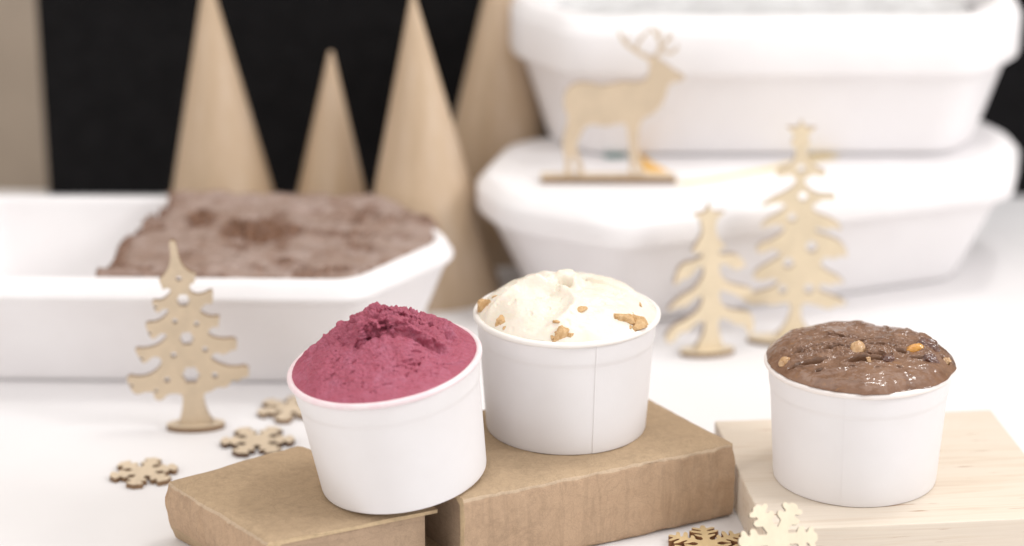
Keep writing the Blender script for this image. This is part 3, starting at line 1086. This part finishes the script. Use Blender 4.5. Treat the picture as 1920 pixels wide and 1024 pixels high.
v, f = polar(4.4, 280, 520, h_brown, w_brown, -1.0, edge_b)
gb = on_cup(cupB, "brown_gelato", v, f, CHOC)
tag(gb, "glossy melting brown chocolate gelato with nuts, spilling onto its cup's rim", "gelato")

# ------------------------------------------------------------------ bits set into the gelato
def lump(rx, ry, rz, seed, power=2.0, amp=.12, fr=2.0, n=30, facet=False):
    v, f, idx = [], [], {}
    T = np.linspace(-1, 1, n)
    def add(p):
        k = tuple(np.round(p, 5))
        if k not in idx: idx[k] = len(v); v.append(p)
        return idx[k]
    for ax in range(3):
        for sg in (-1, 1):
            g = {}
            for i, a in enumerate(T):
                for j, b in enumerate(T):
                    p = [0, 0, 0]; p[ax] = sg; p[(ax + 1) % 3] = a; p[(ax + 2) % 3] = b
                    g[i, j] = add(np.array(p, float))
            for i in range(n - 1):
                for j in range(n - 1):
                    q = (g[i, j], g[i + 1, j], g[i + 1, j + 1], g[i, j + 1])
                    f.append(q if sg > 0 else q[::-1])
    v = np.array(v)
    L = (np.abs(v) ** power).sum(1) ** (1 / power)
    v = v / L[:, None]
    if facet:
        rng = random.Random(seed)
        for _ in range(9):
            d = np.array([rng.gauss(0, 1) for _ in range(3)]); d /= np.linalg.norm(d)
            c = rng.uniform(.55, .85)
            t = v @ d
            v = v - np.outer(np.clip(t - c, 0, None), d)
    k = 1 + amp * fbm(v[:, 0] * fr, v[:, 1] * fr, v[:, 2] * fr, 4, seed)
    if facet: k = k + .05 * np.abs(fbm(v[:, 0] * 7, v[:, 1] * 7, v[:, 2] * 7, 3, seed + 5)) - .10 * np.clip(fbm(v[:, 0] * 4, v[:, 1] * 4, v[:, 2] * 4, 2, seed + 9) - .3, 0, 1)
    return v * k[:, None] * np.array((rx, ry, rz)), f

def bit(parent, hf, name, x, y, size, rot, mat, seed, sink=.0, power=2, amp=.12, fr=2.0, facet=False, label=None):
    z = float(hf(np.array([x]), np.array([y]))[0])
    v, f = lump(*size, seed, power, amp, fr, 30, facet)
    o = obj(name, v, f, mat, parent, (x, y, z - sink), tuple(R(a) for a in rot))
    if label: o["label"] = label
    return o

CK = [(-3.92, .30, (.42, .38, .60), (10, -25, 20), .16), (-3.02, -.45, (.46, .38, .50), (-24, 22, -20), .26), (-.43, -1.04, (.30, .30, .52), (-14, 30, 10), .16),
      (2.62, -.14, (.62, .46, .38), (5, 10, 15), .20), (3.12, -.46, (.56, .44, .50), (0, -20, -15), .20), (3.55, -.36, (.26, .28, .36), (0, -10, -15), .14), (2.0, 1.16, (.32, .20, .18), (0, 0, 10), .12),
      (.46, .18, (.48, .26, .20), (0, 0, 8), .15), (-.56, -.48, (.17, .15, .16), (20, 0, 0), .08), (3.40, .48, (.14, .34, .2), (0, 10, 20), .14),
      (-3.37, .80, (.22, .18, .18), (0, 0, 0), .10), (-2.47, .92, (.38, .28, .2), (0, 0, 20), .17), (.05, -1.12, (.20, .16, .16), (0, 0, 30), .09), (-.75, -1.22, (.18, .14, .18), (0, 0, -30), .11)]
_rng = random.Random(8)
for cx, ct, n_, sp in ((3.1, -.45, 8, .28), (-.4, -1.05, 5, .22), (-3.9, .3, 3, .15), (-3.0, -.55, 2, .15)):
    for _ in range(n_):
        q = _rng.uniform(.05, .11)
        CK.append((cx + _rng.gauss(0, sp), max(-1.30, ct + _rng.gauss(0, sp * .45)), (q, q * _rng.uniform(.7, 1), q), (_rng.uniform(-40, 40), _rng.uniform(-40, 40), _rng.uniform(0, 180)), .03))
CK = [c for c in CK if abs(c[0]) < 4.05 and math.hypot(c[0], seen_y(h_white, c[0], c[1])) < 4.05 + (c[2][0] > .125)]
for k, (x, t, sz, rt, sink) in enumerate(CK):
    bit(gw, h_white, "biscuit_chunk" if sz[0] > .125 else "biscuit_crumb", x, seen_y(h_white, x, t), sz, rt, COOKIE, 200 + k, sink + .05 * (sz[0] > .2), 4.0, .07, 2.0, True)
bit(gw, h_white, "biscuit_chunk", -.22, -.38, (.34, .28, .26), (0, 0, 0), COOKIE, 230, .10, 3, .15, 2.2, True)

def bb(name, x, t, sz, rt, mat, seed, sink, power=2.2, amp=.08, fr=2.0, fc=False, label=None):
    bit(gb, h_brown0, name, x, seen_y(h_brown0, x, t), sz, rt, mat, seed, sink, power, amp, fr, fc, label)
bb("nut", -.33, .50, (.36, .30, .56), (-30, 8, 0), NUT, 301, .08, label="pale whole peanut standing up")
bb("nut", 2.32, .50, (.46, .28, .27), (0, -20, 10), NUT_AMBER, 302, -.04, label="amber nut in dark caramel")
bb("nut", -3.62, .02, (.34, .26, .34), (0, 22, 30), NUT, 303, .12, amp=.1, label="peanut half sunk in gelato")
bb("nut", 3.85, .10, (.22, .18, .2), (0, 20, 30), NUT, 309, .12, 2.4, .2)
bb("nut", .05, .02, (.18, .14, .14), (0, 20, 30), NUT, 308, -.02, 3.0, .15, 2, True)
bb("chocolate_chunk", .95, .10, (.30, .24, .22), (0, 0, 20), DARKCHOC, 304, .0, 2.6, .10)
bb("chocolate_chunk", 2.98, .55, (.60, .40, .56), (0, 15, -10), DARKCHOC, 305, .05, 2.6, .14, 1.8)
bb("chocolate_chunk", 2.95, .08, (.42, .26, .30), (0, 10, 10), DARKCHOC, 306, .05, 2.4, .16, 2.2)
bb("chocolate_chunk", .62, .40, (.62, .34, .34), (0, 8, 0), CHOC, 307, .04, 2.6, .16, 2.2, label="gelato coated chunk")

# ------------------------------------------------------------------ cut-out ornaments
def px_loop(pts, s, ox, oy, ar=1.0):
    return [((x - ox) / s, (oy - y) / (s * ar)) for x, y in pts]

def ornament(name, loc, yaw, loops, base_size, label, cat, group, th=.28, cut_name="cutout", lean=0, oval=True, mats=(None, None)):
    root = empty(name, loc, (0, 0, R(yaw)))
    fm, em = mats[0] or BIRCH, mats[1] or BURNT
    v, f, mi = extrude(loops, th)
    bx, by, bz = base_size
    # stand the flat shape up: x stays, y becomes z
    v = [(x, -(z - th / 2), y + bz - .02) for x, y, z in v]
    obj(cut_name, v, f, [fm, em], root, smooth=False, mi=mi)
    if oval:
        lp = [(bx * math.cos(2 * math.pi * k / 40), by * math.sin(2 * math.pi * k / 40)) for k in range(40)]
    else:
        lp = [(-bx, -by), (bx, -by), (bx, by), (-bx, by)]
    v, f, mi = extrude([lp], bz)
    obj("stand", v, f, [fm, em], root, smooth=False, mi=mi)
    tag(root, label, cat, group)
    return root

def scallop(pts, amp, sel=None): return pts

# pine tree with round holes, front left
t1 = [(285, 40), (302, 30), (320, 40), (328, 110), (345, 155), (375, 187), (412, 197), (402, 222), (404, 240), (380, 250), (372, 272), (390, 298), (430, 303), (468, 285), (489, 280), (486, 345), (470, 352), (452, 346), (428, 368),
      (420, 385), (440, 403), (475, 415), (518, 410), (510, 445), (506, 472), (488, 462), (468, 472), (452, 490), (468, 513), (520, 529), (596, 524), (592, 588), (570, 582), (548, 598), (520, 607), (498, 592), (470, 606), (462, 622),
      (498, 650), (570, 674), (650, 664), (646, 728), (620, 722), (588, 748), (570, 730), (545, 765), (520, 775), (490, 768), (460, 790), (420, 798), (424, 850), (440, 905), (472, 955),
      (286, 955), (304, 915), (316, 850), (318, 798), (268, 792), (238, 800), (222, 822), (195, 828), (176, 810), (178, 782), (130, 780), (96, 794), (66, 772), (42, 690), (120, 706), (185, 685), (228, 636),
      (214, 606), (180, 602), (160, 622), (132, 638), (114, 606), (90, 556), (150, 563), (212, 546), (254, 508), (252, 490), (222, 488), (205, 506), (182, 518), (164, 482), (150, 430), (208, 432), (250, 406), (274, 374), (258, 364), (236, 370), (216, 388), (198, 366),
      (190, 320), (234, 327), (270, 302), (288, 276), (268, 262), (246, 274), (238, 245), (226, 224), (260, 194), (284, 152), (292, 100)]
S1 = 2.695 * 35.2
h1 = [(325, 218, 14, 0), (342, 328, 30, .10), (297, 428, 13, 0), (402, 445, 13, 0), (350, 518, 33, .12), (283, 598, 14, 0), (438, 575, 14, 0), (363, 703, 41, .12), (245, 722, 14, 0), (480, 708, 15, 0), (70, 745, 8, 0), (188, 776, 9, 0), (206, 355, 8, 0), (172, 485, 8, 0), (127, 610, 8, 0)]
loops = [px_loop(chaikin(t1, 1), S1, 375, 955, .955)] + [list(reversed(px_loop(circle(x, y, r, 24, wb, 6), S1, 375, 955, .955))) for x, y, r, wb in h1]
ornament("tree_ornament", (-16.62, 116.7, 0), 6, loops, (1.52, .72, .28), "pale plywood pine tree cut-out with round holes, standing in front of the open foam tub", "ornament", "plywood tree ornaments", .30)

# tall tree with star, right
t2 = [(250, 12), (250, 12), (264, 46), (312, 44), (312, 44), (276, 78), (292, 120), (270, 128), (286, 178), (318, 212), (366, 228), (345, 255), (320, 240), (292, 250), (270, 262), (286, 298), (330, 322), (410, 322), (400, 350), (360, 345), (330, 360), (306, 375),
      (322, 402), (378, 420), (424, 442), (440, 480), (405, 462), (370, 475), (330, 462), (322, 482), (382, 500), (444, 527), (474, 592), (440, 582), (410, 600), (375, 588), (348, 622), (382, 652), (434, 672), (464, 708), (425, 700), (400, 716), (362, 705), (345, 735),
      (400, 753), (460, 775), (474, 802), (430, 800), (400, 820), (340, 800), (290, 790), (276, 820), (286, 870), (312, 908), (350, 952),
      (158, 952), (204, 902), (230, 850), (236, 800), (212, 792), (160, 806), (120, 798), (60, 806), (10, 772), (80, 750), (150, 730), (188, 700), (150, 688), (110, 702), (62, 690), (85, 650), (150, 612), (194, 580), (150, 560), (110, 580), (72, 575), (90, 540), (150, 520),
      (200, 478), (180, 455), (130, 460), (86, 476), (110, 440), (175, 402), (204, 372), (160, 362), (82, 386), (130, 345), (200, 312), (236, 280), (234, 262), (212, 243), (180, 255), (146, 250), (165, 215), (205, 213), (228, 170), (230, 128), (206, 120), (224, 78), (188, 44), (188, 44), (236, 46), (250, 12)]
S2 = 2.327 * 32.4
h2 = [(255, 215, 17), (268, 335, 19), (225, 425, 18), (313, 548, 24), (217, 620, 22), (197, 735, 18), (310, 730, 20)]
loops = [px_loop(chaikin(t2, 1), S2, 245, 952, .955)] + [list(reversed(px_loop(circle(x, y, r, 20), S2, 245, 952, .955))) for x, y, r in h2]
ornament("tree_ornament", (16.1, 129.4, 0), -4, loops, (2.55, .8, .3), "taller star topped plywood tree behind the cup of brown gelato", "ornament", "plywood tree ornaments", .30, mats=(BIRCH_WARM, BURNT))

# small tree with star and open curved branches
t3 = [(270, 14), (270, 14), (292, 72), (374, 76), (374, 76), (322, 118), (318, 152), (318, 200), (345, 252), (392, 296), (348, 302), (342, 346), (455, 342), (500, 385), (524, 430), (488, 428), (470, 450), (430, 430), (385, 402), (346, 398), (352, 470), (400, 520), (480, 548), (560, 566), (575, 620),
      (530, 606), (500, 630), (450, 600), (400, 582), (352, 562), (356, 640), (400, 688), (480, 708), (560, 718), (590, 790), (575, 880), (545, 850), (520, 800), (470, 800), (430, 770), (356, 742), (350, 800), (365, 862), (396, 952),
      (190, 952), (245, 870), (266, 790), (250, 752), (190, 782), (150, 830), (110, 820), (70, 880), (20, 895), (4, 846), (60, 780), (150, 740), (220, 690), (246, 620), (234, 590), (180, 620), (140, 660), (80, 660), (8, 694), (60, 630), (110, 590), (180, 560), (236, 490), (250, 438),
      (238, 400), (190, 432), (150, 480), (110, 480), (58, 532), (60, 480), (98, 388), (180, 375), (236, 350), (226, 318), (162, 326), (198, 262), (232, 200), (222, 152), (220, 118), (166, 80), (166, 80), (248, 72), (270, 14)]
S3 = 3.41 * 32.9
loops = [px_loop(chaikin(t3, 1), S3, 288, 952, .955)]
ornament("tree_ornament", (11.1, 127.6, 0), 10, loops, (1.58, .72, .3), "smaller star topped plywood tree with open curved branches, beside the cream gelato", "ornament", "plywood tree ornaments", .34, mats=(BIRCH_WARM, BURNT))

# reindeer on the lid of the lower tub
d1 = [(235, 378), (300, 358), (360, 368), (420, 384), (500, 372), (560, 358), (640, 362), (695, 358), (722, 328), (732, 270), (720, 215), (745, 196), (775, 206), (810, 232), (850, 258), (900, 296), (958, 322), (948, 350), (885, 360), (852, 378), (842, 432), (812, 510), (762, 560), (702, 588),
      (676, 620), (672, 690), (662, 770), (684, 830), (700, 900), (712, 955), (672, 955), (660, 900), (648, 850), (644, 900), (650, 955), (610, 955), (620, 860), (612, 760), (600, 680), (588, 622), (540, 622), (460, 642), (370, 622), (322, 645), (302, 695), (270, 765), (300, 840), (332, 955),
      (290, 955), (270, 870), (250, 810), (240, 870), (248, 955), (200, 955), (204, 850), (184, 780), (190, 700), (216, 620), (214, 560), (188, 510), (196, 430)]
S4 = 3.413 * 32.0
deer = ornament("reindeer_ornament", (5.65, 135.2, 8.0), 0, [px_loop(chaikin(d1, 1), S4, 480, 955, .96)], (3.95, .55, .34), "plywood reindeer cut-out standing on the lid of the lower tub", "ornament", None, .30, "reindeer_cutout", oval=False)
ANT = [([(735, 215), (690, 195), (640, 168), (590, 135), (555, 95), (535, 45)], 15), ([(640, 168), (655, 120), (690, 75), (730, 35)], 10), ([(590, 135), (585, 100), (600, 75)], 8),
       ([(770, 205), (805, 150), (790, 95), (750, 45), (735, 25)], 14), ([(790, 95), (800, 60), (775, 22)], 9), ([(800, 160), (840, 115), (858, 50)], 11), ([(815, 175), (860, 185), (900, 160), (905, 130)], 11), ([(845, 110), (875, 80)], 8)]
for k, (pl, w) in enumerate(ANT):
    p = chaikin_open = [Vector(q) for q in pl]
    # rounded tapering tine
    lft, rgt = [], []
    for i, q in enumerate(p):
        a, b = p[max(0, i - 1)], p[min(len(p) - 1, i + 1)]
        d = (b - a).normalized(); nn = Vector((-d.y, d.x)); ww = w * (1 - .45 * i / (len(p) - 1))
        lft.append(q + nn * ww); rgt.append(q - nn * ww)
    lp = px_loop(chaikin([(q.x, q.y) for q in lft + rgt[::-1]], 1), S4, 480, 955, .96)
    th = .24 - .008 * k
    v, f, mi = extrude([lp], th)
    obj("antler", [(x, -(z - th / 2), y + .32) for x, y, z in v], f, [BIRCH, BURNT], deer, smooth=False, mi=mi)

# ------------------------------------------------------------------ snowflakes
def flake_loop(half, Rr, tail=0):
    """half arm: (along, across) from the valley (on the 30 degree line) to the tip; mirrored and turned six times"""
    pts = []
    for k in range(6):
        c, s = math.cos(k * math.pi / 3), math.sin(k * math.pi / 3)
        arm = [(a, -b) for a, b in half] + [(a, b) for a, b in reversed(half)][1 if half[-1][1] == 0 else 0:-1]
        for a, b in arm:
            pts.append(((a * c - b * s) * Rr, (a * s + b * c) * Rr))
    return pts

V30 = lambda r: (r * math.cos(math.pi / 6), r * math.sin(math.pi / 6))
HALF_A = [V30(.31), (.45, .14), (.50, .15), (.52, .24), (.59, .29), (.67, .27), (.68, .16), (.76, .14), (.80, .24), (.90, .26), (.95, .16), (.96, .09), (1.0, .05), (1.0, 0)]
HALF_B = [V30(.29), (.42, .14), (.50, .15), (.53, .24), (.59, .305), (.68, .31), (.72, .24), (.70, .15), (.77, .125), (.81, .23), (.88, .29), (.96, .24), (.94, .13), (1.02, .09), (1.03, 0)]
HALF_C = [V30(.20), (.33, .07), (.41, .20), (.49, .26), (.52, .21), (.46, .07), (.54, .07), (.62, .29), (.70, .36), (.74, .30), (.66, .07), (.73, .07), (.80, .24), (.87, .28), (.90, .22), (.82, .06), (.97, .06), (1.0, 0)]

def flake(loc, rad, half, spin, label, rot=(0, 0, 0), th=.24, mats=None, it=1, name="snowflake_ornament"):
    lp = flake_loop(half, rad)
    lp = chaikin(lp, it)
    v, f, mi = extrude([lp], th)
    c, s = math.cos(R(spin)), math.sin(R(spin))
    v = [(x * c - y * s, x * s + y * c, z) for x, y, z in v]
    o = obj(name, v, f, mats or [BIRCH, BURNT], loc=loc, rot=rot, smooth=False, mi=mi)
    tag(o, label, "snowflake", "plywood snowflakes on the table")
    return o

flake((-18.45, 110.5, 0.005), 1.72, HALF_A, 20, "plywood snowflake lying by the outer corner of the smaller book", th=.26)
flake((-13.15, 114.5, 0.005), 1.92, HALF_A, 4, "plywood snowflake with darkest cut edges, lying between the pine ornament and the smaller book", th=.26, mats=[BIRCH, BURNT_DARK])
flake((-11.9, 118.9, 0.005), 1.75, HALF_A, 22, "plywood snowflake partly hidden behind the cup of pink sorbet", th=.26)
flake((9.15, 102.0, 0.005), 2.0, HALF_C, 33, "intricate plywood snowflake lying between the larger book and the pine board", th=.30, mats=[m_wood("birch_ply_tan", (.60, .45, .25), (.5, .12, .5), .08), m_wood("laser_cut_edge_red", (.25, .115, .05), (.5, .5, 3), .25)], it=1)
flake((11.75, 96.7, 3.0), 1.72, HALF_B, 2, "pale plywood snowflake leaning against the front corner of the pine board", rot=(R(60), 0, R(4)), th=.26, mats=[BIRCH_PALE, BURNT_DARK])
